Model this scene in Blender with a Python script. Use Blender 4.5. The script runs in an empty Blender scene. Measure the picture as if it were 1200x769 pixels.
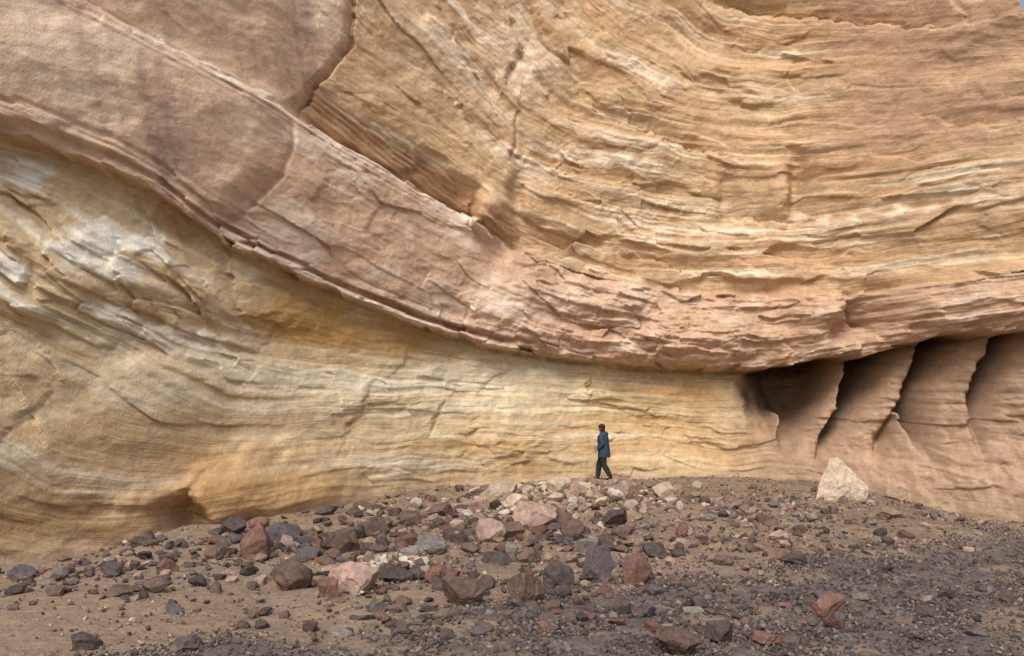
import bpy, bmesh, math, random
import numpy as np
from mathutils import Vector, Matrix

random.seed(4); RNG=np.random.default_rng(7)
scene=bpy.context.scene
scene.view_settings.view_transform='Standard'
scene.view_settings.look='None'
scene.view_settings.exposure=0

# ---------------------------------------------------------------- utilities
def lin(r,g,b):
    out=[]
    for c in (r,g,b):
        c/=255.0
        out.append(c/12.92 if c<=0.04045 else ((c+0.055)/1.055)**2.4)
    return np.array(out)
def hsh(ix,iy,seed):
    h=(ix.astype(np.int64)*374761393+iy.astype(np.int64)*668265263+seed*1442695041)&0xFFFFFFFF
    h=((h^(h>>13))*1274126177)&0xFFFFFFFF
    h=h^(h>>16)
    h=(h*2246822519)&0xFFFFFFFF
    h=h^(h>>15)
    return (h&0xFFFFFF)/float(0xFFFFFF)
def perlin(x,y,seed=0):
    x=np.asarray(x,dtype=float); y=np.asarray(y,dtype=float)
    ix=np.floor(x); iy=np.floor(y); fx=x-ix; fy=y-iy
    ux=fx*fx*fx*(fx*(fx*6-15)+10); uy=fy*fy*fy*(fy*(fy*6-15)+10)
    def g(dx,dy):
        a=hsh(ix+dx,iy+dy,seed)*2*math.pi
        return np.cos(a)*(fx-dx)+np.sin(a)*(fy-dy)
    a=g(0,0);b=g(1,0);c=g(0,1);d=g(1,1)
    return ((a+(b-a)*ux)*(1-uy)+(c+(d-c)*ux)*uy)*1.5
def fbm(x,y,o=4,seed=0,gain=0.5):
    s=0;a=1;f=1
    for i in range(o):
        s=s+a*perlin(x*f+i*17.3,y*f-i*9.1,seed+i*7); a*=gain; f*=2.03
    return s
def facets(x,y,seed=0,tilt=1.0):
    """broken-rock facets: each cell is its own tilted plane"""
    ix=np.floor(x); iy=np.floor(y)
    best=np.full(x.shape,9e9); sec=np.full(x.shape,9e9); val=np.zeros(x.shape); cell=np.zeros(x.shape)
    for dx in (-1,0,1):
        for dy in (-1,0,1):
            cx=ix+dx; cy=iy+dy
            px=cx+hsh(cx,cy,seed+1); py=cy+hsh(cx,cy,seed+2)
            d=(x-px)**2+(y-py)**2
            h0=hsh(cx,cy,seed+3)-.5
            v=h0+tilt*((hsh(cx,cy,seed+4)-.5)*(x-px)+(hsh(cx,cy,seed+5)-.5)*(y-py))*2
            m=d<best
            sec=np.where(m,best,np.minimum(sec,d))
            val=np.where(m,v,val); cell=np.where(m,h0,cell); best=np.where(m,d,best)
    return val, np.sqrt(sec)-np.sqrt(best), cell
def ss(x,a,b):
    t=np.clip((x-a)/(b-a),0,1); return t*t*(3-2*t)
def mix(a,b,t):
    return a*(1-t[...,None])+b*t[...,None]
def make_mesh(name,V,F,col=None,mat=None,smooth=False,vec=None):
    V=np.asarray(V,dtype=np.float32); F=np.asarray(F,dtype=np.int32)
    me=bpy.data.meshes.new(name)
    me.vertices.add(len(V)); me.vertices.foreach_set('co',V.ravel())
    k=F.shape[1]
    me.loops.add(F.size); me.loops.foreach_set('vertex_index',F.ravel())
    me.polygons.add(len(F)); me.polygons.foreach_set('loop_start',np.arange(0,F.size,k,dtype=np.int32))
    me.polygons.foreach_set('use_smooth',np.full(len(F),smooth,dtype=bool))
    me.update(calc_edges=True)
    if col is not None:
        a=me.attributes.new('Col','FLOAT_COLOR','POINT')
        c=np.ones((len(V),4),dtype=np.float32); c[:,:3]=np.clip(col,0.003,0.9)
        a.data.foreach_set('color',c.ravel())
    if vec is not None:
        a=me.attributes.new('bed','FLOAT_VECTOR','POINT')
        a.data.foreach_set('vector',np.asarray(vec,dtype=np.float32).ravel())
    ob=bpy.data.objects.new(name,me); scene.collection.objects.link(ob)
    if mat: me.materials.append(mat)
    return ob
def grid_faces(nu,nv):
    i=np.arange(nu-1)[:,None]*nv+np.arange(nv-1)[None,:]
    i=i.ravel()
    return np.stack([i,i+nv,i+nv+1,i+1],1)

# ---------------------------------------------------------------- camera
CAMH=3.4; F=1167.0
PITCH=math.atan((440-384.5)/F)
cam_d=bpy.data.cameras.new('camera'); cam=bpy.data.objects.new('camera',cam_d)
scene.collection.objects.link(cam); scene.camera=cam
cam.location=(0,0,CAMH); cam.rotation_euler=(math.pi/2+PITCH,0,0)
cam_d.lens=35; cam_d.sensor_width=36; cam_d.clip_end=3000; cam_d.clip_start=0.1

# ---------------------------------------------------------------- plan of the alcove
PX=np.array([-60,-30,-14,-10.3,-8.5,-7,-5,-2,2,6,9,11,12.5,14,20,60.])
PY=np.array([-22,3,17,21,23,25.3,28,31,33,33.6,33,31.2,29.2,27.6,23.5,0.])
_xs=np.linspace(-60,60,2401); _ys=np.interp(_xs,PX,PY)
_k=np.exp(-(np.arange(-30,31)/14.)**2); _k/=_k.sum()
_ys=np.convolve(np.pad(_ys,30,mode='edge'),_k,'valid')
def plan(x): return np.interp(x,_xs,_ys)
bp=np.array([[0,655],[100,645],[180,622],[240,606],[330,596],[400,586],[480,573],[560,567],[700,558],[850,555],[960,560],[1050,582],[1120,600],[1200,606]])
def g_wall(x):
    D=plan(x); px=600+x/np.maximum(D,8)*F
    py=np.interp(px,bp[:,0],bp[:,1])
    return np.clip(CAMH-(py-440)/F*D,-0.6,0.4)
def ground_h(x,y):
    D=plan(x)
    t=ss(y/np.maximum(D,5),0.55,1.0)
    z=-0.38*(1-t)+g_wall(x)*t
    z=np.where(y<-5,-0.38,z)
    z=z+0.10*fbm(x*.18,y*.18,3,11)*(1-ss(np.abs(x)+np.abs(y),60,90))
    z=z+0.16*np.exp(-((x-1.6)/2.4)**2-((y-28.6)/2.2)**2)
    z=z+0.06*np.exp(-((x+1.5)/3.2)**2-((y-22)/3)**2)
    return z
def ray(px,py):
    cx=(px-600)/F; cy=(384.5-py)/F
    return np.array([cx, math.cos(PITCH)-cy*math.sin(PITCH), math.sin(PITCH)+cy*math.cos(PITCH)])
def on_wall(px,py,off=0.0):
    d=ray(px,py); t=28.0
    for _ in range(60):
        p=d*t; z=p[2]+CAMH
        y=float(plan(p[0]))-off-0.05*z
        t=0.5*t+0.5*y/d[1]
    p=d*t
    return p[0],p[2]+CAMH
def on_ground(px,py):
    d=ray(px,py); t=20.
    for _ in range(60):
        p=d*t
        h=float(ground_h(np.array([p[0]]),np.array([p[1]]))[0])
        t=0.6*t+0.4*(h-CAMH)/min(d[2],-0.02)
    p=d*t
    return p[0],p[1]
def wl(pts,off=0.0):
    a=np.array([on_wall(px,py,off) for px,py in pts]); return a
def graph(pts,off=0.0,ext=True):
    a=wl(pts,off); o=np.argsort(a[:,0]); a=a[o]
    if ext:
        s0=(a[1,1]-a[0,1])/(a[1,0]-a[0,0]); s1=(a[-1,1]-a[-2,1])/(a[-1,0]-a[-2,0])
        s1*=0.3
        a=np.vstack([[a[0,0]-15,a[0,1]-15*s0*0.5],a,[a[-1,0]+20,a[-1,1]+20*s1]])
    return a

lineA=graph([(0,158),(50,172),(100,192),(150,212),(200,238),(262,283),(330,318),(420,357),(500,386),(560,404),(640,418),(700,425),(780,432),(850,435),(920,432),(980,424),(1050,408),(1120,396),(1200,388)],0.4)
lineB=graph([(60,-22),(100,0),(180,42),(260,86),(330,122),(400,168),(470,208),(545,252),(600,290),(700,325),(820,345),(950,350),(1100,335),(1200,318)],0.7)
U=[lineB,
 graph([(300,30),(400,112),(480,162),(560,205),(620,243),(700,275),(820,292),(950,286),(1100,262),(1200,245)],.7),
 graph([(400,-20),(470,60),(540,130),(600,175),(680,207),(800,232),(930,232),(1200,200)],.7),
 graph([(500,-20),(560,60),(620,112),(700,152),(800,180),(930,190),(1200,160)],.7),
 graph([(590,-20),(640,50),(700,97),(780,127),(900,142),(1000,137),(1200,112)],.7),
 graph([(680,-30),(740,32),(820,72),(930,90),(1200,74)],.7),
 graph([(790,-30),(850,8),(950,24),(1060,32),(1200,34)],.7)]
V_=[lineA,
 graph([(0,262),(100,330),(200,380),(330,412),(450,432),(600,442),(850,454),(1200,440)]),
 graph([(0,342),(100,402),(200,452),(270,478),(400,479),(600,472),(850,480),(1200,480)]),
 graph([(0,435),(80,492),(160,520),(260,527),(400,517),(600,510),(850,515),(1200,520)]),
 graph([(0,565),(100,602),(240,592),(400,572),(600,562),(1200,592)])]
def L(line,x): return np.interp(x,line[:,0],line[:,1])

# ---------------------------------------------------------------- cliff
xg=np.concatenate([-12.4-np.cumsum(np.linspace(.06,1.8,50))[::-1],np.arange(-12.4,17.4,0.03),17.4+np.cumsum(np.linspace(.06,1.8,42))])
xg=xg[(xg>-58)&(xg<58)]
zg=np.concatenate([np.arange(-1.6,15.6,0.03),15.6+np.cumsum(np.linspace(.05,.7,28))])
X,Z=np.meshgrid(xg,zg,indexing='ij')
zA=L(lineA,X); zB=np.maximum(L(lineB,X),zA+0.6)
dA=Z-zA; dB=Z-zB; G=g_wall(X)
def bedcoord(lines,sgn):
    zs=np.array([np.interp(xg,l[:,0],l[:,1]) for l in lines])
    S=np.zeros_like(X)
    for i in range(len(xg)):
        c=zs[:,i]*sgn; c=np.maximum.accumulate(c+np.arange(len(c))*1e-3)
        last=c[-1]
        s=np.interp(Z[i]*sgn,c,np.arange(len(c)))
        s=np.where(Z[i]*sgn>last,(len(c)-1)+(Z[i]*sgn-last)/1.6,s)
        S[i]=s
    return S
S3=bedcoord(U,1); S1=-bedcoord(V_,-1)
frac=np.clip((Z-zA)/(zB-zA),0,1)
S2=frac*2.2
wob=0.14*fbm(X*.25,Z*.25,3,31)+.02*fbm(X*1.1,Z*1.1,2,33)
upK=wl([(410,-20),(404,45),(375,82),(336,118)],.7)
xK=np.interp(Z,upK[::-1,1],upK[::-1,0])
cC=wl([(338,122),(344,165),(332,205),(300,236),(266,262)],.7)
xC=np.interp(Z,cC[::-1,1],cC[::-1,0])
rag,_,ragc=facets(X*1.7,Z*1.2,301,.4)
aboveA=ss(dA+0.10*fbm(X*1.2,Z*1.2,3,5)+.16*ragc,-0.05,0.12)
aboveB=ss(dB+0.08*fbm(X*1.4,Z*1.4,3,6)+.14*ragc,-0.06,0.10)
R1=1-aboveA
R4=aboveB*ss(xK-X+.03*fbm(X,Z*3,2,8),-0.04,0.18)
R3=aboveB*(1-ss(xK-X,-0.04,0.18))*aboveA
R2=aboveA*(1-aboveB)
Cb=R2*ss(xC-X+.10*fbm(X*1.5,Z*1.5,3,9),-.10,.75)
S=np.where(dA<0,S1,np.where(dB<0,S2,10+S3))+wob
xa=lambda px,py=300: on_wall(px,py,.5)[0]
X335=xa(335,120); X560=xa(560,250); X700=xa(700,320); X520=xa(520,390); X900=xa(900,430); X980=xa(980,430)

out=0.05*Z
oA=0.38+0.22*ss(X,xa(250,300),xa(420,360))+0.15*perlin(X*.3,X*0+3,2)+0.45*ss(X,X900,X980)
out+=oA*aboveA
out-=0.16*np.exp(-((dA+0.25)/0.3)**2)*(dA<0.1)*(0.6+1.0*perlin(X*.5,Z*0,4))
t=np.clip((Z-G)/np.maximum(zA-G,1),0,1)
out+=(0.9*(1-t)**2+0.15*np.sin(t*math.pi*1.3))*R1*(1-ss(X,X900,X980)*.6)
out+=R2*0.30*np.sin(np.pi*frac)**0.8
oB=0.40+0.40*ss(X,X335-.3,X335+.3)*(1-ss(X,X560-.6,X700))
oB=oB*(1-.5*ss(X,X560,X700))
out-=oB*aboveB
rec=ss(dB,.5,1.5)
out+=R3*0.55*rec*(1-ss(X,X560,X700)*.7)
out-=0.10*np.exp(-(dB/0.07)**2)*(X<X335+.2)
out-=0.30*np.exp(-((dB-.12)/0.12)**2)*ss(X,X335,X335+.3)*(1-ss(X,X560-.3,X560+.6))
out+=R4*(0.32+.3*ss(dB,.3,1.6))
out-=0.35*np.exp(-((X-xK+.05*fbm(Z*2,Z*0,2,7))/0.08)**2)*aboveB*(X<X335+2.5)
out+=0.55*Cb
out-=0.10*np.exp(-((X-xC)/0.06)**2)*R2*(Z>cC[-1,1])
def tanh3(v,k): return np.tanh(v*k)
M=0.5+0.5*np.tanh(2.2*fbm(X*.22,Z*.3,3,41))
M2=0.5+0.5*np.tanh(2.5*fbm(X*.3+9,Z*.45,3,43))
M3=ss(fbm(X*.35-5,Z*.5,3,45),.05,.5)
M4=ss(fbm(X*.5+15,Z*.8,3,47),-.1,.45)
l1=tanh3(perlin(X*.12,S*2.3,51),3); l2=tanh3(perlin(X*.22,S*5.5,52),3)
l3=perlin(X*.3,S*13,53); l4=perlin(X*.5,S*27,54)
fA,eA,cA=facets(X*.4+.4*S,S*1.3,61); fB,eB,cB=facets(X*1.1+.6*S+.2*perlin(X,Z,3),S*3.2,65); fC,eC,cC_=facets(X*2.4+S,S*8,71)
def plates(k,a,cell,seed,fx=.25,edge=.78):
    q=S*k+a*cell+.5*fbm(X*.5,S*1.5,2,seed+1); n=np.floor(q); fr=q-n
    v0=perlin(X*fx,n*7.31+.37,seed); v1=perlin(X*fx,(n+1)*7.31+.37,seed)
    return v0+(v1-v0)*ss(fr,edge,1.0)
p1=plates(1.7,.9,cA,401,.2); p2=plates(4.2,.8,cB,411,.35); p3=plates(10,.9,cC_,421,.6)
rightsmooth=ss(X,xa(930,120),xa(1010,120))*ss(S3,2.2,3.4)
a3=R3*(1-.6*rightsmooth)
out+=a3*(0.30*p1+0.13*p2*(.3+.7*M4)+0.04*p3*(.2+.8*M2)+0.06*l1+0.03*l2*M+0.018*l3*(.2+M2)+.008*l4+0.07*fB*M3+0.03*fC*M3*M4)
a2=R2*(1-.85*Cb)
nearA=R2*np.exp(-(np.clip(dA,0,9)/0.70)**2.5)*(1-ss(X,X520,X700))
nearB=R2*np.exp(-(np.clip(-dB,0,9)/0.35)**2)*(1-ss(X,X560-.3,X560+.8))
ledg=tanh3(perlin(X*.12,dA*5.2+.8*ragc,81),4)
out+=a2*(0.10*p1+.05*p2*M4+0.012*l3+0.07*fA+0.08*fB*M3+.06*fbm(X*.8,Z*.9,4,84))+nearA*(0.20*ledg+.05*l4+.08*fB+.04*fC)
out+=nearB*(.10*tanh3(perlin(X*.2,dB*7,86),3)+.08*fC+.10*fB)
rb=R2*ss(X,X520,X700)
out+=rb*(0.20*p1+.18*p2+.07*p3+0.12*fB*(.3+M3)+0.05*fC*M2+.08*fbm(X*1.5,Z*2,3,83))
out+=R1*(0.14*p1*(.4+M)+0.08*p2*(.2+M4)+.03*p3*M2+0.014*l3+.008*l4+.03*l2*M2+0.05*fA*M+0.06*fB*M3+0.02*fC*M3)
out+=(R4+Cb)*(0.13*fbm(X*.5,Z*.5,4,91)+.05*fB*M3)
out+=0.24*fbm(X*.22,Z*.28,3,95)+0.05*fbm(X*1.1,Z*1.3,4,97)+0.014*fbm(X*5,Z*6,3,99)
sh=R1*ss(xa(330,330)-X,0,1.2)*ss(-dA,.1,.5)*(1-ss(-dA,2.6,4.2))
out+=sh*(0.18*fB+0.10*fC+0.10*l2)
hz=R3*ss(X,X335,X335+.5)*(1-ss(X,X560-1,X560))*(1-ss(dB,.8,1.4))
out+=hz*0.032*np.sin((X*1.0+Z*1.5)*34/1.6+2*fbm(X,Z,2,12))
bwx=.35*fbm(X*.7,Z*.7,3,151); bwz=.35*fbm(X*.7+5,Z*.7,3,153)
def blob(px,py,rx,ry,a,off=.7,rot=0,p=None):
    x0,z0=on_wall(px,py,off); m=0.0262
    sc=min(1,rx/60)
    ex=X-x0+bwx*sc; ez=Z-z0+bwz*sc
    c,s=math.cos(rot),math.sin(rot)
    dx=(ex*c+ez*s)/(rx*m); dz=(-ex*s+ez*c)/(ry*m)
    return a*np.exp(-1.6*(dx*dx+dz*dz)**1.5)
out+=blob(574,248,25,30,1.15)+blob(585,290,18,20,-.4)+blob(606,228,11,32,-.45)
out+=blob(855,235,16,48,-.35)+blob(912,230,18,42,.46)+blob(937,215,14,44,-.42)
out+=blob(1160,60,60,30,-.45)+blob(1180,45,40,50,.3)
out+=blob(312,578,80,46,1.15,off=.3)+blob(229,600,20,24,-1.2,off=.3)
out+=blob(330,330,60,45,.25)+blob(700,350,55,30,.4)+blob(600,360,52,32,.4)
out+=blob(760,400,80,22,.3)+blob(900,330,60,30,.25)+blob(660,395,60,20,.25)+blob(840,405,50,20,.25)
out+=blob(1130,350,100,38,.55)+blob(1008,376,24,40,-1.2,rot=-.6)+blob(945,365,30,36,.35)
out+=blob(120,390,70,30,-.35,off=.2)+blob(60,520,60,50,.3,off=.2)+blob(140,345,60,26,.4,off=.2)+blob(60,300,50,24,.35,off=.2)
def pdist(P):
    best=np.full(X.shape,9e9); side=np.zeros(X.shape); par=np.zeros(X.shape)
    n=len(P)-1
    for i in range(n):
        a=P[i]; b=P[i+1]; d=b-a; l2_=d@d
        tt=np.clip(((X-a[0])*d[0]+(Z-a[1])*d[1])/l2_,0,1)
        qx=X-a[0]-tt*d[0]; qz=Z-a[1]-tt*d[1]
        r=np.sqrt(qx*qx+qz*qz); m=r<best
        best=np.where(m,r,best); side=np.where(m,np.sign(d[0]*qz-d[1]*qx),side); par=np.where(m,(i+tt)/n,par)
    return best,side,par
jw=0.11*fbm(X*2.2,Z*2.2,3,111)+.08*cC_
def joint(pts,depth=.1,width=.05,step=0.0,off=.3,reach=.5):
    global out
    P=wl(pts,off); r,s,p=pdist(P)
    taper=np.clip(np.sin(np.pi*np.clip(p,0.02,.98)),0,1)**.5
    r2=np.abs(r*s+jw)
    out-=depth*taper*np.exp(-(r2/width)**2)
    if step: out-=step*taper*ss(r*s+jw,-.02,.06)*np.exp(-(np.clip(r,0,9)/reach)**2)
    return r
JO=[([(438,448),(420,480),(403,522)],.10,.05,.12),([(524,470),(510,492),(503,508)],.12,.06,.1),([(250,352),(232,372),(216,402)],.12,.06,.12),
 ([(262,262),(252,300),(262,330)],.15,.06,.15),([(345,372),(310,395),(300,412)],.08,.05,.12),([(330,360),(290,386)],.08,.05,.1),([(620,425),(578,440),(560,462)],.06,.05,.1),
 ([(700,432),(688,450),(694,470)],.08,.05,.08),([(480,402),(470,425),(455,440)],.07,.05,.1),([(60,455),(40,490),(20,520)],.1,.06,.12),([(140,385),(120,410),(150,430)],.1,.06,.12),
 ([(545,395),(543,372),(556,350)],.16,.05,.14),([(985,340),(1000,372),(1035,398)],.35,.10,.3),([(910,392),(925,410),(915,430)],.1,.05,.1),([(850,300),(900,320),(905,345)],.08,.05,.1),
 ([(590,0),(612,45),(590,100)],.10,.06,.25),([(520,30),(560,90),(585,140)],.08,.05,.25),([(610,110),(600,180),(618,225)],.10,.06,.16),([(480,70),(530,110),(585,195)],.06,.05,.2),
 ([(840,0),(930,18),(1060,34),(1130,32)],.25,.07,.35),([(1100,-10),(1125,15),(1132,34)],.15,.06,.1),([(700,55),(740,140),(800,170),(880,190)],.08,.06,.22),([(930,60),(925,95),(940,130)],.06,.05,.1),
 ([(1060,130),(1120,150),(1200,150)],.05,.06,.08),([(735,290),(800,318),(900,322)],.12,.05,.18),([(600,205),(700,240),(800,252)],.08,.05,.16),([(1000,430),(1050,412),(1100,402)],.1,.05,.1),
 ([(640,60),(700,130),(770,165),(850,182)],.06,.05,.22),([(560,150),(640,195),(740,215)],.06,.05,.18),([(820,250),(950,262),(1120,240)],.08,.05,.18),
 ([(232,598),(236,572),(262,548)],.22,.09,.1),([(300,318),(350,350),(420,372)],.10,.05,.15),([(640,300),(655,335),(700,350)],.08,.05,.1),
 ([(556,222),(548,248),(560,282)],.22,.06,.0),([(395,205),(370,240),(372,262)],.06,.05,.10),([(450,235),(430,275),(455,300)],.05,.05,.08),([(120,140),(80,165),(60,190)],.05,.06,.08)]
for j in JO: joint(j[0],j[1],j[2],j[3], .7 if j[0][0][1]<400 and j[0][0][0]>400 else .3)
# right-hand recess with fluted mud fins
hgt=np.clip((Z-G)/np.maximum(zA-G,1),0,1)
fzw=.5*fbm(X*.5,Z*.5,3,137)+.9*hgt
finz=ss(X+fzw,xa(885,500),xa(985,440))*R1
fins=[([(914,486),(903,520),(890,560)],.05,.50),([(1003,418),(982,470),(952,515),(925,556)],.15,.38),([(1088,398),(1056,456),(1006,522),(974,572)],.26,.68),
      ([(1055,486),(1062,530),(1072,612)],.08,1.10),([(1172,384),(1146,420),(1120,462),(1132,612)],.22,.80),([(1225,388),(1206,440),(1190,500),(1190,620)],.30,.95),([(1290,392),(1270,470),(1250,610)],.4,1.0)]
cover=np.zeros_like(X); fw=.24*fbm(X*.9,Z*.9,3,135)
for pts,r0,r1 in fins:
    P=wl(pts,.2); r,s,p=pdist(P); rr=(r0+(r1-r0)*p**1.3)*(1+fw)
    u_=np.clip((r+fw*.5)/rr,0,4)
    cover=np.maximum(cover,1/(1+(u_/1.15)**3.6))
beyond=1-ss(X,17,20)
pocket=2.8*ss(hgt,.05,.55)
finm=finz*beyond
under=ss(hgt,.88,1.0)
out+=finm*(-(1-cover)*pocket-.35*(1-hgt*.5)-.4*under+0.8*(1-hgt)**2.5+0.14*fbm(X*1.1,Z*.6,3,131)+.05*fbm(X*4,Z*2.4,3,133)+.10*fB*M4)
# rim of the cliff
rp=wl([(1110,-60),(1150,-24),(1184,22),(1205,60)],.5)
rim=np.interp(X,[rp[0,0]-4]+list(rp[:,0])+[rp[-1,0]+30],[19]+list(rp[:,1])+[rp[-1,1]-1.5])+0.2*fbm(X*1.2,Z*0,3,141)
rr=np.clip(Z-rim,0,None)
out-=3.0*rr**1.6
Y=plan(X)-out
# ---- colour
W=lambda r,g,b:lin(r,g,b)[None,None,:]
one=np.ones(X.shape+(3,))
n1=fbm(X*.25,Z*.35,4,201); n2=fbm(X*.6,Z*.8,4,203); n3=fbm(X*2.5,Z*3,4,205)
lamc=1.1*perlin(X*.08,S*3,211)+.7*perlin(X*.13,S*8,213)+.6*perlin(X*.2,S*20,215)+.7*p2+.4*p1
thin=perlin(X*.16,S*38,217)+.8*perlin(X*.1,S*17,219)
def cb(px,py,rx,ry,off=.4):
    x0,z0=on_wall(px,py,off); m=.0262
    return np.exp(-(((X-x0+bwx*.6)/(rx*m))**2+((Z-z0+bwz*.4)/(ry*m))**2))
C1=W(208,178,134)*one
C1=mix(C1,W(230,212,178),np.clip(ss(lamc,.0,1.0)*(.4+.6*M),0,1))
C1=mix(C1,W(190,152,102),np.clip(ss(-lamc+.4*n2,.15,1.1)*.65,0,1))
C1=mix(C1,W(238,224,198),np.clip(sh*ss(n2+.5*fB+.3*lamc,-.1,.5)*.9,0,.92))
C1=mix(C1,W(230,212,174),np.clip((1.1*cb(290,455,190,45)+.9*cb(580,440,140,34))*(.7+.4*lamc),0,.8))
C1=mix(C1,W(188,140,74),np.clip((.95*cb(360,372,75,26)+.3*cb(730,455,120,30)+.6*cb(830,480,90,50)+.5*cb(560,520,100,22)+.7*cb(440,400,60,22))*(.7+.6*n2),0,.75))
C1=mix(C1,W(162,124,82),np.clip((cb(90,600,150,45)+.8*cb(250,500,120,16)+.7*cb(60,470,120,40)+.6*cb(640,545,130,16)+.9*cb(240,590,30,30))*(.7+.5*n2),0,.7))
C1=mix(C1,W(192,144,90),np.clip(cb(310,570,75,40)*.7,0,.8))
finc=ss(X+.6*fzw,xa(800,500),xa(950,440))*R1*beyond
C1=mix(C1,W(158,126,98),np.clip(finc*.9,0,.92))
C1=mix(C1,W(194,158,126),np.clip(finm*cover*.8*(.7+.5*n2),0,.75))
C1=mix(C1,W(120,94,74),np.clip(finm*(1-cover)*ss(hgt,.3,.7),0,.8))  # shade in the pockets between fins, painted as darker brown
C2=W(200,162,128)*one
C2=mix(C2,W(188,146,116),ss(n1+.4*n2,.0,.8)*.6)
C2=mix(C2,W(226,200,170),np.clip(ss(n2+.5*fB+.4*lamc,.05,.9)*.65*(1-Cb),0,1))
C2=mix(C2,W(230,200,170),np.clip((cb(600,360,60,24)+.7*cb(700,352,60,22))*(.6+.5*n2),0,.8))
C2=mix(C2,W(140,104,80),np.clip(nearA*(.25-.55*ledg-.3*l3),0,.8))
C2=mix(C2,W(232,208,176),np.clip(nearA*(ledg+.4*n3-.1)*.8,0,.8))
C3=W(200,163,121)*one
C3=mix(C3,W(232,208,172),np.clip(ss(lamc+.4*n2,.1,1.1)*(.3+.7*M2),0,1)*(1-.5*rightsmooth))
C3=mix(C3,W(182,139,97),ss(-lamc+.5*n1,.1,1.1)*.65)
C3=mix(C3,W(184,145,113),np.clip(rightsmooth*(.65+.3*n2),0,.85))
C3=mix(C3,W(234,212,180),np.clip((.8*cb(650,180,90,14)+.8*cb(1060,245,130,12)+.6*cb(760,190,80,9)+.6*cb(620,60,30,60)+.7*cb(720,300,60,10)+.5*cb(560,60,70,50))*(.5+.8*n3+.5*lamc),0,.85))
C3=mix(C3,W(168,126,90),np.clip(hz*.5,0,.5))  # undercut shade painted brown into the hatched recess
st=fbm(X*.9+.12*Z,Z*.08,3,231); st2=fbm(X*3.0+.3*Z,Z*.14,3,233)
C4=W(216,178,142)*one
C4=mix(C4,W(226,196,162),ss(n1+.3*n2,.0,.8)*.6)
C4=mix(C4,W(164,132,110),np.clip(ss(st+.5*st2,.0,.8)*.66,0,.75))
Ct=mix(C2,C4,Cb)
COL=C1*R1[...,None]+(1-R1)[...,None]*Ct
COL=mix(COL,C3,R3); COL=mix(COL,C4,R4)
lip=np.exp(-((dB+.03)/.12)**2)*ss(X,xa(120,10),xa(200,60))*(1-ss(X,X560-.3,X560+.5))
COL=mix(COL,W(240,218,188),np.clip(lip*(.75+.8*n3),0,.9))  # light on the ledge top, painted as a pale edge
COL=mix(COL,W(112,84,58),np.clip(np.exp(-((dA+.10)/.10)**2)*ss(X,xa(480,380),xa(640,420))*(.5+.5*n3),0,.6))  # shadow beneath the overhang, painted as a dark strip
COL=mix(COL,W(130,98,70),np.clip(((1-ss(eB,.0,.05))*.2*(R3+R2*.4)*M3*(.5+n3)),0,.3))
tw=(R1*(1-finc)*(.3+.7*M4)+R3*(1-.7*rightsmooth)*(.3+.7*M))
COL=COL*(1+.12*n3+.08*fbm(X*9,Z*12,2,241)+.06*n1+.17*np.clip(thin,-1,1)*tw)[...,None]
streak=ss(fbm(X*.7+.05*Z,Z*.06,3,251),.25,.9)*ss(dA,.3,1.5)*.15
COL=mix(COL,COL*0.72,streak)
foot=ss(-(Z-G),-.45,.0)
COL=mix(COL,W(168,140,112),foot*.5)
COL=COL*np.array([.97,1.03,1.15])
ALB=0.98
wgt=(R1*(.2+.4*M)+R3*(.2+.7*M2)*(1-.5*rightsmooth)+R2*(.1+.9*nearA))*(1-Cb)*(1-R4)+.03
wgt=wgt*(1-.8*finm)
BED=np.stack([X,S,wgt],-1)
nu,nv=X.shape
Vw=np.stack([X,Y,Z],-1).reshape(-1,3)

# ---------------------------------------------------------------- materials
def newmat(name):
    m=bpy.data.materials.new(name); m.use_nodes=True
    nt=m.node_tree; b=nt.nodes['Principled BSDF']; b.inputs['Roughness'].default_value=.95
    b.inputs['Specular IOR Level'].default_value=.1
    return m,nt,b
def N(nt,t,**k):
    n=nt.nodes.new(t)
    for a,v in k.items():
        if a in n.inputs: n.inputs[a].default_value=v
        else: setattr(n,a,v)
    return n
def noise(nt,vec,scale,detail=6,rough=.6):
    n=N(nt,'ShaderNodeTexNoise',Scale=scale,Detail=detail,Roughness=rough); nt.links.new(vec,n.inputs['Vector']); return n.outputs['Fac']
def ramp(nt,f,a,b,c0,c1):
    r=N(nt,'ShaderNodeMapRange'); nt.links.new(f,r.inputs[0])
    r.inputs[1].default_value=a; r.inputs[2].default_value=b; r.inputs[3].default_value=c0; r.inputs[4].default_value=c1
    return r.outputs[0]
def math_(nt,op,a,b):
    m=N(nt,'ShaderNodeMath',operation=op)
    for i,v in enumerate((a,b)):
        if isinstance(v,(int,float)): m.inputs[i].default_value=v
        else: nt.links.new(v,m.inputs[i])
    return m.outputs[0]
def scalecol(nt,col,f):
    v=N(nt,'ShaderNodeVectorMath',operation='SCALE'); nt.links.new(col,v.inputs[0]); nt.links.new(f,v.inputs['Scale']); return v.outputs[0]
def bump(nt,b,h,strength,dist):
    n=N(nt,'ShaderNodeBump',Strength=strength,Distance=dist); nt.links.new(h,n.inputs['Height']); nt.links.new(n.outputs[0],b.inputs['Normal'])

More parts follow.
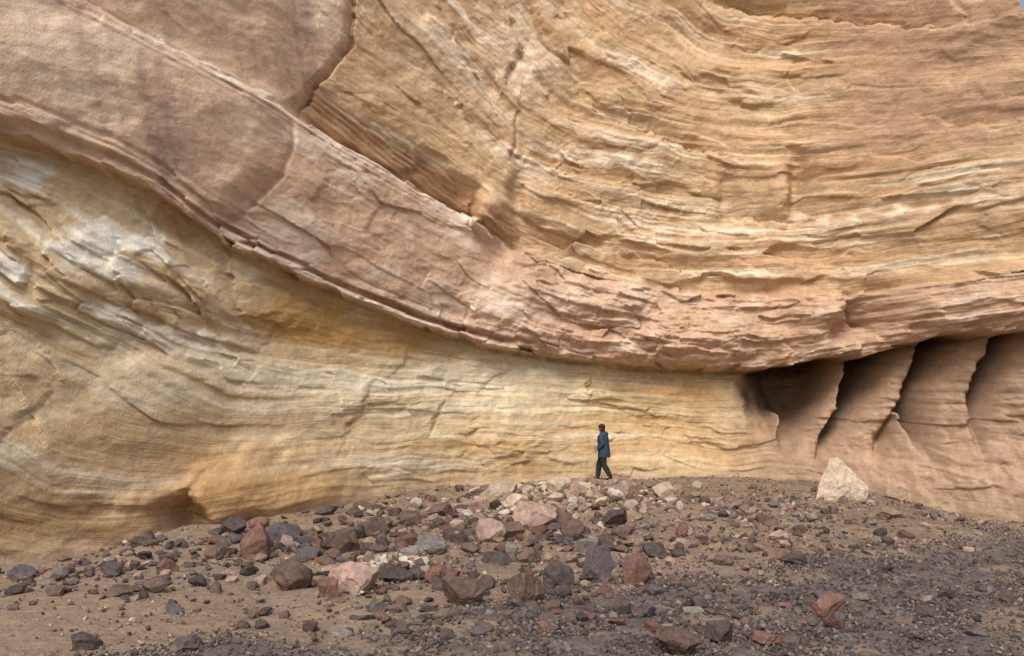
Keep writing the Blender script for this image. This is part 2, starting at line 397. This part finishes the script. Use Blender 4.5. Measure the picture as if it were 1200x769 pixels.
mw,nt,b=newmat('sandstone')
ac=N(nt,'ShaderNodeAttribute',attribute_name='Col'); ab=N(nt,'ShaderNodeAttribute',attribute_name='bed')
sx=N(nt,'ShaderNodeSeparateXYZ'); nt.links.new(ab.outputs['Vector'],sx.inputs[0]); wt=sx.outputs[2]
geo=N(nt,'ShaderNodeNewGeometry')
mp=N(nt,'ShaderNodeMapping'); mp.inputs['Scale'].default_value=(.6,30,0); nt.links.new(ab.outputs['Vector'],mp.inputs['Vector'])
lamn=noise(nt,mp.outputs[0],1.0,4,.65)
pos=geo.outputs['Position']
fn=noise(nt,pos,3.0,7,.72); fn2=noise(nt,pos,22,3,.7)
lv=math_(nt,'MULTIPLY',math_(nt,'SUBTRACT',lamn,.5),wt)
f=math_(nt,'MULTIPLY',ramp(nt,lv,-.2,.2,.80,1.20),ramp(nt,fn,.3,.7,.85,1.15))
f=math_(nt,'MULTIPLY',f,ramp(nt,fn2,.3,.7,.90,1.10))
nt.links.new(scalecol(nt,ac.outputs['Color'],f),b.inputs['Base Color'])
h=math_(nt,'ADD',math_(nt,'MULTIPLY',lv,.8),math_(nt,'ADD',fn,math_(nt,'MULTIPLY',fn2,.25)))
bump(nt,b,h,.75,.08)

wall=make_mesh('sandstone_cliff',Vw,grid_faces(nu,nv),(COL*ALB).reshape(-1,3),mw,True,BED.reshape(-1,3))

# ---------------------------------------------------------------- ground
def stretch(a,b,step,lo,hi):
    c=[a]; s=step
    while c[-1]>lo: s*=1.25; c.append(c[-1]-s)
    left=c[::-1][:-1]; c=[b]; s=step
    while c[-1]<hi: s*=1.25; c.append(c[-1]+s)
    return np.array(left+list(np.arange(a,b,step))+c)
gx=stretch(-15,17,.06,-900,900); gy=stretch(9,35,.06,-900,900)
GX,GY=np.meshgrid(gx,gy,indexing='ij')
near=1-ss(np.abs(GX)+np.abs(GY-20),30,60)
GZ=ground_h(GX,GY)+near*(0.035*fbm(GX*1.1,GY*1.1,3,301)+0.015*fbm(GX*4,GY*4,3,303))
def gravel_t(x,y): return (16.6+.62*x-y)/1.6+1.0*fbm(x*.35,y*.35,3,311)
dk=ss(gravel_t(GX,GY),-.6,.8)
patch=fbm(GX*.5,GY*.8,4,313)
sand=lin(164,142,120); dirt=lin(142,122,106); dark=lin(114,105,102)
gc=sand*np.ones(GX.shape+(3,))
gc=mix(gc,dirt*np.ones_like(gc),np.clip(ss(patch,-.3,.5)*.7*ss(GX,-8,-1),0,1))
gc=mix(gc,dark*np.ones_like(gc),np.clip(dk*(.85-.7*ss(fbm(GX*.45+4,GY*.9,3,317),.1,.5)),0,1))
gc=gc*(1+.10*fbm(GX*3,GY*3,4,319))[...,None]
mg,nt,b=newmat('desert_ground')
ac=N(nt,'ShaderNodeAttribute',attribute_name='Col'); geo=N(nt,'ShaderNodeNewGeometry'); pos=geo.outputs['Position']
g1=noise(nt,pos,6,5,.7); g2=noise(nt,pos,35,3,.7)
vo=N(nt,'ShaderNodeTexVoronoi',Scale=14.0); nt.links.new(pos,vo.inputs['Vector'])
f=math_(nt,'MULTIPLY',ramp(nt,g1,.3,.7,.75,1.2),ramp(nt,g2,.3,.7,.72,1.25))
nt.links.new(scalecol(nt,ac.outputs['Color'],f),b.inputs['Base Color'])
h=math_(nt,'ADD',g1,math_(nt,'MULTIPLY',g2,.4)); h=math_(nt,'SUBTRACT',h,math_(nt,'MULTIPLY',vo.outputs['Distance'],.35))
bump(nt,b,h,.8,.06)
make_mesh('ground',np.stack([GX,GY,GZ],-1).reshape(-1,3),grid_faces(*GX.shape),(gc*.8).reshape(-1,3),mg,True)

# ---------------------------------------------------------------- rocks
mr,nt,b=newmat('rock')
ac=N(nt,'ShaderNodeAttribute',attribute_name='Col'); geo=N(nt,'ShaderNodeNewGeometry'); pos=geo.outputs['Position']
g1=noise(nt,pos,9,5,.7); g2=noise(nt,pos,45,3,.7)
f=math_(nt,'MULTIPLY',ramp(nt,g1,.3,.7,.65,1.3),ramp(nt,g2,.3,.7,.82,1.18))
nt.links.new(scalecol(nt,ac.outputs['Color'],f),b.inputs['Base Color'])
bump(nt,b,math_(nt,'ADD',g1,math_(nt,'MULTIPLY',g2,.3)),.8,.05)
def ico(n):
    bm=bmesh.new(); bmesh.ops.create_icosphere(bm,subdivisions=n,radius=1)
    v=np.array([x.co[:] for x in bm.verts]); f=np.array([[q.index for q in p.verts] for p in bm.faces]); bm.free()
    return v/np.linalg.norm(v,axis=1)[:,None],f
def chop(d,rng,n=13,lo=.55,rough=.05):
    nn=rng.normal(size=(n,3)); nn/=np.linalg.norm(nn,axis=1)[:,None]
    hh=rng.uniform(lo,1,size=n); dot=d@nn.T
    r=np.where(dot>.06,hh[None]/np.maximum(dot,.06),9).min(1); r=np.minimum(r,1.25)
    o=rng.uniform(0,50)
    r=r*(1+rough*fbm(d[:,0]*2.5+o,d[:,1]*2.5+d[:,2]*1.7,3,5)*1.2)
    return d*r[:,None]
def rotz(a):
    c,s=math.cos(a),math.sin(a); return np.array([[c,-s,0],[s,c,0],[0,0,1.]])
def rot_any(rng,amt):
    e=rng.normal(size=3)*amt
    return np.array(Matrix.Rotation(e[0],3,'X')@Matrix.Rotation(e[1],3,'Y'))
PAL={'pale':lin(206,184,160),'pink':lin(180,152,136),'red':lin(138,104,90),'brown':lin(122,101,90),'dark':lin(98,86,82),'purple':lin(111,101,101),'grey':lin(144,134,126),'tan':lin(166,142,118),'white':lin(222,210,192)}
def scatter(name,sub,pts,sizes,cols,nvar,flat=(.4,.9),sink=.25,rough=.05,tilt=.25,lo=.55):
    d,f=ico(sub); vars_=[chop(d,RNG,n=int(RNG.integers(9,16)),lo=lo,rough=rough) for _ in range(nvar)]
    n=len(pts); k=len(d)
    V=np.zeros((n,k,3)); C=np.zeros((n,k,3))
    gz=ground_h(pts[:,0],pts[:,1])
    for i in range(n):
        s=sizes[i]/2; fl=RNG.uniform(*flat)
        v=vars_[i%nvar]*np.array([s*RNG.uniform(.85,1.25),s*RNG.uniform(.7,1.0),s*fl])
        v=v@rot_any(RNG,tilt).T@rotz(RNG.uniform(0,6.28)).T
        zmin=v[:,2].min(); hgt_=v[:,2].max()-zmin
        v=v+np.array([pts[i,0],pts[i,1],gz[i]-zmin-hgt_*sink])
        V[i]=v; C[i]=cols[i]
    Fc=(f[None]+(np.arange(n)*k)[:,None,None]).reshape(-1,3)
    return make_mesh(name,V.reshape(-1,3),Fc,C.reshape(-1,3)*.8,mr,False)
def pick(n,names,w):
    w=np.array(w,float); w/=w.sum(); idx=RNG.choice(len(names),size=n,p=w)
    c=np.array([PAL[x] for x in names])[idx]
    return c*RNG.uniform(.70,1.15,size=(n,1))
def inside(x,y): return (y<plan(x)-0.3)
def cand(n):
    y=11+(33-11)*RNG.uniform(size=n)**0.9; x=(RNG.uniform(-1,1,size=n))*(y*.56+.6)
    return x,y
x,y=cand(260000)
t=gravel_t(x,y); dens=.09+.91*ss(t,-.7,.6)
dens*=(.30+.70*ss(fbm(x*.6,y*.6,3,321),-.35,.2))
dens=np.maximum(dens,.34*ss(x+.15*(y-20),-4.5,-1)*ss(fbm(x*.5+7,y*.5,3,323),-.4,.3))
keep=(RNG.uniform(size=len(x))<dens*.62)&(y<plan(x)-.5)
x=x[keep];y=y[keep]; print('gravel',len(x))
x=x[:90000]; y=y[:90000]; n=len(x)
tt=gravel_t(x,y)
cd=pick(n,['dark','purple','brown','grey','tan'],[5,3,2,2,1]); cl=pick(n,['brown','tan','pink','grey','pale','dark'],[3,3,2,2,1,2])
m=(RNG.uniform(size=n)<ss(tt,-.6,.6))[:,None]
sz=.03+.055*RNG.uniform(size=n)**2.5+.05*(RNG.uniform(size=n)>.95)
scatter('gravel',1,np.stack([x,y],1),sz,np.where(m,cd,cl),40,flat=(.4,.9),sink=.15,tilt=.4)
pts=[];szs=[];cls=[]
def field(n,px,py,sx,sy,smin,smax,names,w,pw=2.0):
    c=np.array([on_ground(px,py)]); l=abs(on_ground(px+sx,py)[0]-c[0,0]); dy=abs(on_ground(px,py-sy)[1]-on_ground(px,py+sy)[1])/2
    q=RNG.normal(size=(n,2))*np.array([l,dy])*.6+c
    k=inside(q[:,0],q[:,1]); q=q[k]
    pts.append(q); szs.append(smin+(smax-smin)*RNG.uniform(size=len(q))**pw); cls.append(pick(len(q),names,w))
field(260,640,587,120,16,.10,.50,['pale','white','pink','tan','brown'],[3,1,3,3,2])
field(130,700,572,70,10,.10,.40,['pale','white','pink','tan'],[3,1,2,3])
field(340,560,615,170,22,.08,.42,['pink','brown','dark','tan','pale','red'],[2,4,4,2,1,2])
field(560,480,650,260,36,.06,.38,['brown','dark','pink','grey','red','purple','tan'],[4,4,2,2,2,3,2],2.6)
field(120,330,640,90,18,.12,.42,['brown','dark','red','purple'],[4,3,1,2],1.8)
field(70,465,660,40,10,.08,.24,['pale','white'],[1,1])
field(60,400,690,30,8,.06,.18,['pale','white','pink'],[1,1,1])
field(480,860,600,180,24,.07,.32,['pink','tan','pale','brown','grey'],[2,3,1,4,2],2.3)
field(320,780,640,260,30,.07,.32,['brown','tan','dark','pink'],[3,2,3,2],2.3)
field(220,980,600,140,16,.06,.26,['tan','brown','grey','pink'],[2,3,3,1],2.5)
field(260,140,670,140,26,.05,.28,['brown','red','dark','grey','pink','purple'],[3,1,3,2,2,2],2.5)
field(380,650,715,420,30,.06,.30,['dark','brown','purple','grey','red'],[4,4,3,2,2],2.6)
field(260,1000,690,220,50,.06,.22,['dark','brown','purple','grey'],[4,3,3,2],3)
field(200,500,572,260,6,.06,.28,['tan','pale','brown','pink'],[3,1,3,2],2.5)
P=np.vstack(pts); Sz=np.concatenate(szs); Cc=np.vstack(cls)
scatter('rock_rubble',3,P,Sz,Cc,36,flat=(.35,.8),sink=.22,tilt=.3)
BO=[(297,657,36,42,'red'),(328,640,40,26,'purple'),(270,628,34,20,'dark'),(400,650,42,28,'brown'),(250,656,28,16,'brown'),(338,695,48,34,'brown'),(383,702,26,24,'red'),
(411,696,64,34,'pink'),(462,684,44,20,'dark'),(437,629,38,22,'brown'),(503,651,40,20,'grey'),(543,712,54,34,'brown'),(617,711,46,38,'brown'),(655,692,38,30,'dark'),(702,684,40,44,'purple'),
(748,686,36,34,'red'),(575,636,36,26,'pink'),(625,618,56,28,'pink'),(588,590,38,24,'pale'),(652,615,34,22,'brown'),(722,620,30,20,'dark'),(672,632,30,22,'brown'),(128,675,26,16,'dark'),
(193,672,26,16,'red'),(20,682,34,18,'purple'),(178,696,28,16,'brown'),(975,726,38,28,'red'),(778,586,26,20,'pale'),(736,584,30,20,'pink'),(845,756,34,26,'dark'),(797,772,56,30,'brown'),(902,757,36,16,'red'),
(932,662,28,14,'dark'),(1042,610,40,14,'tan'),(1055,588,28,16,'tan'),(604,600,30,20,'pale'),(680,588,34,20,'pink'),(655,583,30,22,'pale'),(540,640,26,14,'dark'),(425,600,26,12,'brown'),(380,604,26,10,'dark'),
(560,600,28,18,'pink'),(620,660,30,16,'brown'),(690,650,34,20,'grey'),(335,642,20,14,'pink'),(480,616,26,16,'brown'),(135,702,30,14,'brown'),(915,634,26,12,'pink'),(850,664,26,12,'brown'),
(515,606,30,16,'brown'),(600,632,32,20,'brown'),(585,664,28,18,'dark'),(770,655,30,18,'dark'),(160,642,20,12,'dark'),(60,700,24,12,'brown'),(95,764,40,20,'dark'),(215,764,40,18,'purple'),(440,720,26,12,'purple')]
d5,f5=ico(5)
def boulder(name,px,py,w,h,col,seed,n=13,lo=.6):
    rng=np.random.default_rng(seed)
    bx,by=on_ground(px,py); m=by/F; W_=w*m; H_=h*m
    v=chop(d5,rng,n=n,lo=lo,rough=.06)
    v=v@rotz(rng.uniform(0,6.28)).T
    ext=v.max(0)-v.min(0); v=(v-v.min(0))/ext-.5
    dep=W_*rng.uniform(.65,.95)
    v=v*np.array([W_,dep,H_*1.2])
    by+=dep*.4
    v[:,2]+=.5*H_*1.2-H_*.2
    zz=float(ground_h(np.array([bx]),np.array([by]))[0])
    c=PAL[col]*rng.uniform(.85,1.1)
    cc=np.ones((len(v),1))*c[None]*(1+.22*fbm(v[:,0]*3+seed,v[:,2]*4+v[:,1]*3,3,7))[:,None]
    dust=ss(-v[:,2],-.12,.03)[:,None]*.5
    cc=cc*(1-dust)+PAL['tan'][None]*dust
    ob=make_mesh(name,v,f5,cc*.8,mr,False)
    ob.location=(bx,by,zz)
    return ob
for i,(px,py,w,h,c) in enumerate(BO): boulder('boulder',px,py,w,h,c,100+i)
# pale fallen slab, leaning
bx,by=on_ground(993,588); m=by/F*1.12
bm=bmesh.new()
front=[(-29,0),(-27,14),(-12,44),(-4,45),(20,22),(29,12),(22,-8),(-10,-10)]
for (a,c) in front: bm.verts.new((a*m,0+.004*c,c*m))
for (a,c) in [(-24,6),(-14,30),(-4,38),(14,26),(24,10),(18,-6),(-10,-8)]: bm.verts.new((a*m+.10,.62,c*m*.9))
bm.verts.new((-4*m,-.17,16*m)); bm.verts.new((12*m,-.12,0))
r_=bmesh.ops.convex_hull(bm,input=bm.verts)
for v_ in [v_ for v_ in bm.verts if not v_.link_faces]: bm.verts.remove(v_)
bmesh.ops.triangulate(bm,faces=bm.faces)
bmesh.ops.subdivide_edges(bm,edges=bm.edges,cuts=7,use_grid_fill=True)
bmesh.ops.triangulate(bm,faces=bm.faces); bm.verts.index_update()
bmesh.ops.smooth_vert(bm,verts=bm.verts,factor=.5,use_axis_x=True,use_axis_y=True,use_axis_z=True)
v=np.array([q.co[:] for q in bm.verts]); f_=np.array([[q.index for q in p.verts] for p in bm.faces]); bm.free()
v=v+.03*np.stack([fbm(v[:,1]*5,v[:,2]*5,3,1),fbm(v[:,0]*5,v[:,2]*5,3,2),fbm(v[:,0]*5,v[:,1]*5,3,3)],1)
ob=make_mesh('sandstone_block',v,f_,np.ones((len(v),1))*(PAL['pale']*.92)[None]*(1+.15*fbm(v[:,0]*3,v[:,2]*3,3,9))[:,None],mr,False)
ob.location=(bx,by+.25,float(ground_h(np.array([bx]),np.array([by+.25]))[0]))

# ---------------------------------------------------------------- person
def cmat(name,c,rough=.85,var=.2,sc=30):
    m,nt,b=newmat(name); b.inputs['Roughness'].default_value=rough
    geo=N(nt,'ShaderNodeNewGeometry'); nn_=noise(nt,geo.outputs['Position'],sc,4,.6)
    rgb=N(nt,'ShaderNodeRGB'); rgb.outputs[0].default_value=(*c,1)
    nt.links.new(scalecol(nt,rgb.outputs[0],ramp(nt,nn_,.3,.7,1-var,1+var)),b.inputs['Base Color'])
    bump(nt,b,nn_,.4,.01); return m
M_skin=cmat('skin',(.36,.20,.13),.6,.05); M_jack=cmat('blue_jacket_cloth',(.032,.060,.088),.8,.3,12); M_tr=cmat('trouser_cloth',(.028,.032,.026),.9,.25,12)
M_boot=cmat('boot_leather',(.03,.02,.015),.7); M_hair=cmat('hair',(.05,.017,.013),.7,.4,60); M_eye=cmat('eye_white',(.7,.68,.65),.3,.02); M_iris=cmat('iris',(.03,.02,.015),.3,.02); M_lip=cmat('lip',(.30,.10,.08),.5,.05)
person=bpy.data.objects.new('person',None); scene.collection.objects.link(person)
def tube(bm,pts,rads,seg=14,side=(0,1,0)):
    pts=[Vector(p) for p in pts]; rings=[]
    for i,p in enumerate(pts):
        d=(pts[min(i+1,len(pts)-1)]-pts[max(i-1,0)]).normalized()
        s=Vector(side); s=(s-d*s.dot(d)).normalized(); u=d.cross(s)
        r=rads[i]; ra,rb=(r if isinstance(r,tuple) else (r,r))
        rings.append([bm.verts.new(p+s*ra*math.cos(2*math.pi*k/seg)+u*rb*math.sin(2*math.pi*k/seg)) for k in range(seg)])
    for a,b_ in zip(rings[:-1],rings[1:]):
        for k in range(seg): bm.faces.new((a[k],a[(k+1)%seg],b_[(k+1)%seg],b_[k]))
    bm.faces.new(rings[0][::-1]); bm.faces.new(rings[-1])
def ell(bm,c,r,rot=None):
    m=Matrix.Translation(c)@(rot or Matrix.Identity(4))@Matrix.Diagonal((*r,1))
    bmesh.ops.create_uvsphere(bm,u_segments=24,v_segments=16,radius=1,matrix=m)
def finish(bm,name,mat,vox=.01,sm=4):
    bmesh.ops.recalc_face_normals(bm,faces=bm.faces)
    me=bpy.data.meshes.new(name); bm.to_mesh(me); bm.free(); me.materials.append(mat)
    ob=bpy.data.objects.new(name,me); scene.collection.objects.link(ob); ob.parent=person
    if vox:
        r=ob.modifiers.new('r','REMESH'); r.mode='VOXEL'; r.voxel_size=vox; r.use_smooth_shade=True
        s=ob.modifiers.new('s','SMOOTH'); s.iterations=sm; s.factor=.5
    return ob
hipN,hipF=(0,-.09,.90),(0,.09,.90)
kneeN,ankN=(.03,-.10,.50),(.235,-.10,.155)
kneeF,ankF=(-.17,.09,.51),(-.225,.09,.10)
shN,shF=(-.03,-.175,1.385),(-.03,.175,1.385)
elN,wrN=(.035,-.245,1.12),(-.13,-.235,.965)
elF,wrF=(-.07,.245,1.12),(-.25,.19,1.02)
def lerp(a,b_,t): return tuple(a[i]*(1-t)+b_[i]*t for i in range(3))
bm=bmesh.new()
tube(bm,[(0,0,.84),(0,0,.95),(-.005,0,1.08),(-.02,0,1.25),(-.03,0,1.38),(-.035,0,1.44)],[(.15,.10),(.16,.11),(.13,.095),(.16,.11),(.15,.09),(.07,.06)])
tube(bm,[(-.035,0,1.38),(-.045,0,1.46),(-.06,0,1.55)],[.065,.055,.055])
for s_,e_,w_ in ((shN,elN,wrN),(shF,elF,wrF)):
    tube(bm,[lerp((-.03,0,1.38),s_,.5),s_,lerp(s_,e_,.5),e_,lerp(e_,w_,.4),w_],[.05,.052,.045,.037,.037,.024])
for h_,k_,a_ in ((hipN,kneeN,ankN),(hipF,kneeF,ankF)):
    tube(bm,[h_,lerp(h_,k_,.4),k_,lerp(k_,a_,.35),a_],[.085,.078,.055,.053,.036])
hc=Vector((-.075,0,1.605))
ell(bm,hc+Vector((.012,0,.02)),(.095,.075,.095)); ell(bm,hc+Vector((-.03,0,-.04)),(.062,.056,.075)); ell(bm,hc+Vector((-.055,0,-.082)),(.032,.034,.028))
ell(bm,hc+Vector((-.098,0,-.018)),(.018,.012,.022)); ell(bm,hc+Vector((-.106,0,-.028)),(.013,.014,.011)); ell(bm,hc+Vector((-.078,0,.018)),(.016,.045,.012))
for sg in (-1,1):
    ell(bm,hc+Vector((.005,sg*.077,-.01)),(.018,.009,.03)); ell(bm,hc+Vector((-.062,sg*.035,-.03)),(.022,.02,.02))
finish(bm,'body',M_skin,.007,3)
for sg in (-1,1):
    bm=bmesh.new(); ell(bm,hc+Vector((-.081,sg*.03,.0)),(.011,.013,.010)); finish(bm,'eye_'+('near' if sg<0 else 'far'),M_eye,0)
    bm=bmesh.new(); ell(bm,hc+Vector((-.0895,sg*.03,.0)),(.004,.006,.006)); finish(bm,'iris_'+('near' if sg<0 else 'far'),M_iris,0)
bm=bmesh.new(); ell(bm,hc+Vector((-.089,0,-.058)),(.009,.024,.005)); ell(bm,hc+Vector((-.088,0,-.065)),(.009,.02,.005)); finish(bm,'mouth',M_lip,0)
bm=bmesh.new()
ell(bm,hc+Vector((.022,0,.035)),(.108,.092,.104)); ell(bm,hc+Vector((.06,0,-.04)),(.06,.085,.09)); ell(bm,hc+Vector((.075,0,-.11)),(.05,.075,.075)); ell(bm,hc+Vector((-.055,0,.07)),(.038,.06,.035)); ell(bm,hc+Vector((.02,0,-.06)),(.05,.088,.07))
finish(bm,'hair',M_hair,.008,3)
def hand(name,w,e,side):
    bm=bmesh.new(); w=Vector(w); d=(w-Vector(e)).normalized(); y=Vector((0,1,0)); y=(y-d*y.dot(d)).normalized(); p=d.cross(y).normalized()
    if p.z>0: p=-p
    up=-p; palm_in=y*(-side)
    tube(bm,[w-d*.02,w+d*.02,w+d*.06,w+d*.09],[(.024,.018),(.032,.014),(.041,.014),(.040,.012)],12,side=tuple(p))
    for i,(o,l,r) in enumerate(((.030,.070,.0085),(.010,.080,.0088),(-.011,.074,.0085),(-.030,.058,.0075))):
        b0=w+d*.082+up*o; k1=b0+d*l*.42+palm_in*l*.14; k2=k1+d*l*.26+palm_in*l*.28; k3=k2+d*l*.06+palm_in*l*.26
        tube(bm,[b0-d*.015,b0,k1,k2,k3],[r,r,r*.95,r*.85,r*.65],8,side=tuple(p))
    t0=w+d*.028+up*.024; t1=t0+d*.028+up*.026+palm_in*.008; t2=t1+d*.028+up*.010+palm_in*.012; t3=t2+d*.018+up*.001+palm_in*.006
    tube(bm,[t0,t1,t2,t3],[.013,.011,.0095,.007],8,side=tuple(palm_in))
    finish(bm,name,M_skin,.004,2)
hand('hand_near',wrN,elN,-1); hand('hand_far',wrF,elF,1)
bm=bmesh.new()
tube(bm,[(.01,0,.72),(.012,0,.82),(.005,0,.98),(-.005,0,1.08),(-.02,0,1.25),(-.028,0,1.36),(-.03,0,1.43),(-.04,0,1.49)],[(.235,.195),(.23,.19),(.21,.18),(.205,.175),(.21,.18),(.20,.16),(.13,.11),(.085,.085)],20)
tube(bm,[(.03,0,1.36),(.08,0,1.43),(.06,0,1.50)],[(.12,.07),(.125,.075),(.09,.045)],14)
for s_,e_,w_ in ((shN,elN,wrN),(shF,elF,wrF)):
    tube(bm,[lerp((-.03,0,1.38),s_,.5),s_,lerp(s_,e_,.5),e_,lerp(e_,w_,.5),lerp(e_,w_,.95)],[.08,.085,.08,.072,.062,.048])
ell(bm,(-.16,0,1.0),(.04,.12,.12))
finish(bm,'jacket',M_jack,.009,4)
bm=bmesh.new()
tube(bm,[(.005,0,1.0),(.005,0,.90),(.005,0,.80)],[(.165,.125),(.175,.14),(.16,.12)])
for h_,k_,a_ in ((hipN,kneeN,ankN),(hipF,kneeF,ankF)):
    tube(bm,[h_,lerp(h_,k_,.4),k_,lerp(k_,a_,.35),lerp(k_,a_,.97)],[.11,.11,.092,.088,.074])
finish(bm,'trousers',M_tr,.01,3)
bm=bmesh.new()
tube(bm,[(-.215,.09,.15),(-.22,.09,.07),(-.225,.09,.035)],[.05,.05,.045]); tube(bm,[(-.165,.09,.04),(-.23,.09,.045),(-.32,.09,.04),(-.40,.09,.028)],[(.036,.035),(.042,.04),(.047,.036),(.035,.024)])
tube(bm,[(.225,-.10,.20),(.245,-.10,.13),(.25,-.10,.10)],[.05,.05,.045]); tube(bm,[(.285,-.10,.115),(.23,-.10,.095),(.155,-.10,.045),(.09,-.10,.026)],[(.036,.035),(.042,.04),(.047,.033),(.036,.022)])
finish(bm,'boots',M_boot,.008,3)
py_=30.9; px_=107/F*py_
z_=float(ground_h(np.array([px_]),np.array([py_]))[0])
person.location=(px_,py_,z_+.03); person.rotation_euler=(0,0,math.radians(-22))
sl=scatter('stepping_stone',4,np.array([[px_-.22,py_+.06],[px_+.2,py_-.12]]),np.array([.55,.42]),np.array([PAL['pale'],PAL['pink']]),2,flat=(.16,.2),sink=.5,tilt=.02)

# ---------------------------------------------------------------- light
w=bpy.data.worlds.new('World'); scene.world=w; w.use_nodes=True
nt=w.node_tree; bg=nt.nodes['Background']
sky=nt.nodes.new('ShaderNodeTexSky'); sky.sky_type='NISHITA'; sky.sun_disc=False
EL=math.radians(46); AZ=math.radians(194)
sky.sun_elevation=EL; sky.sun_rotation=AZ; sky.dust_density=3.0
nt.links.new(sky.outputs[0],bg.inputs[0]); bg.inputs[1].default_value=.15
sd=bpy.data.lights.new('sun','SUN'); sd.energy=2.75; sd.angle=math.radians(28); sd.color=(1,.97,.92)
so=bpy.data.objects.new('sun',sd); scene.collection.objects.link(so)
dirv=Vector((math.sin(AZ)*math.cos(EL),math.cos(AZ)*math.cos(EL),math.sin(EL)))
so.rotation_euler=dirv.to_track_quat('Z','Y').to_euler(); so.location=dirv*60
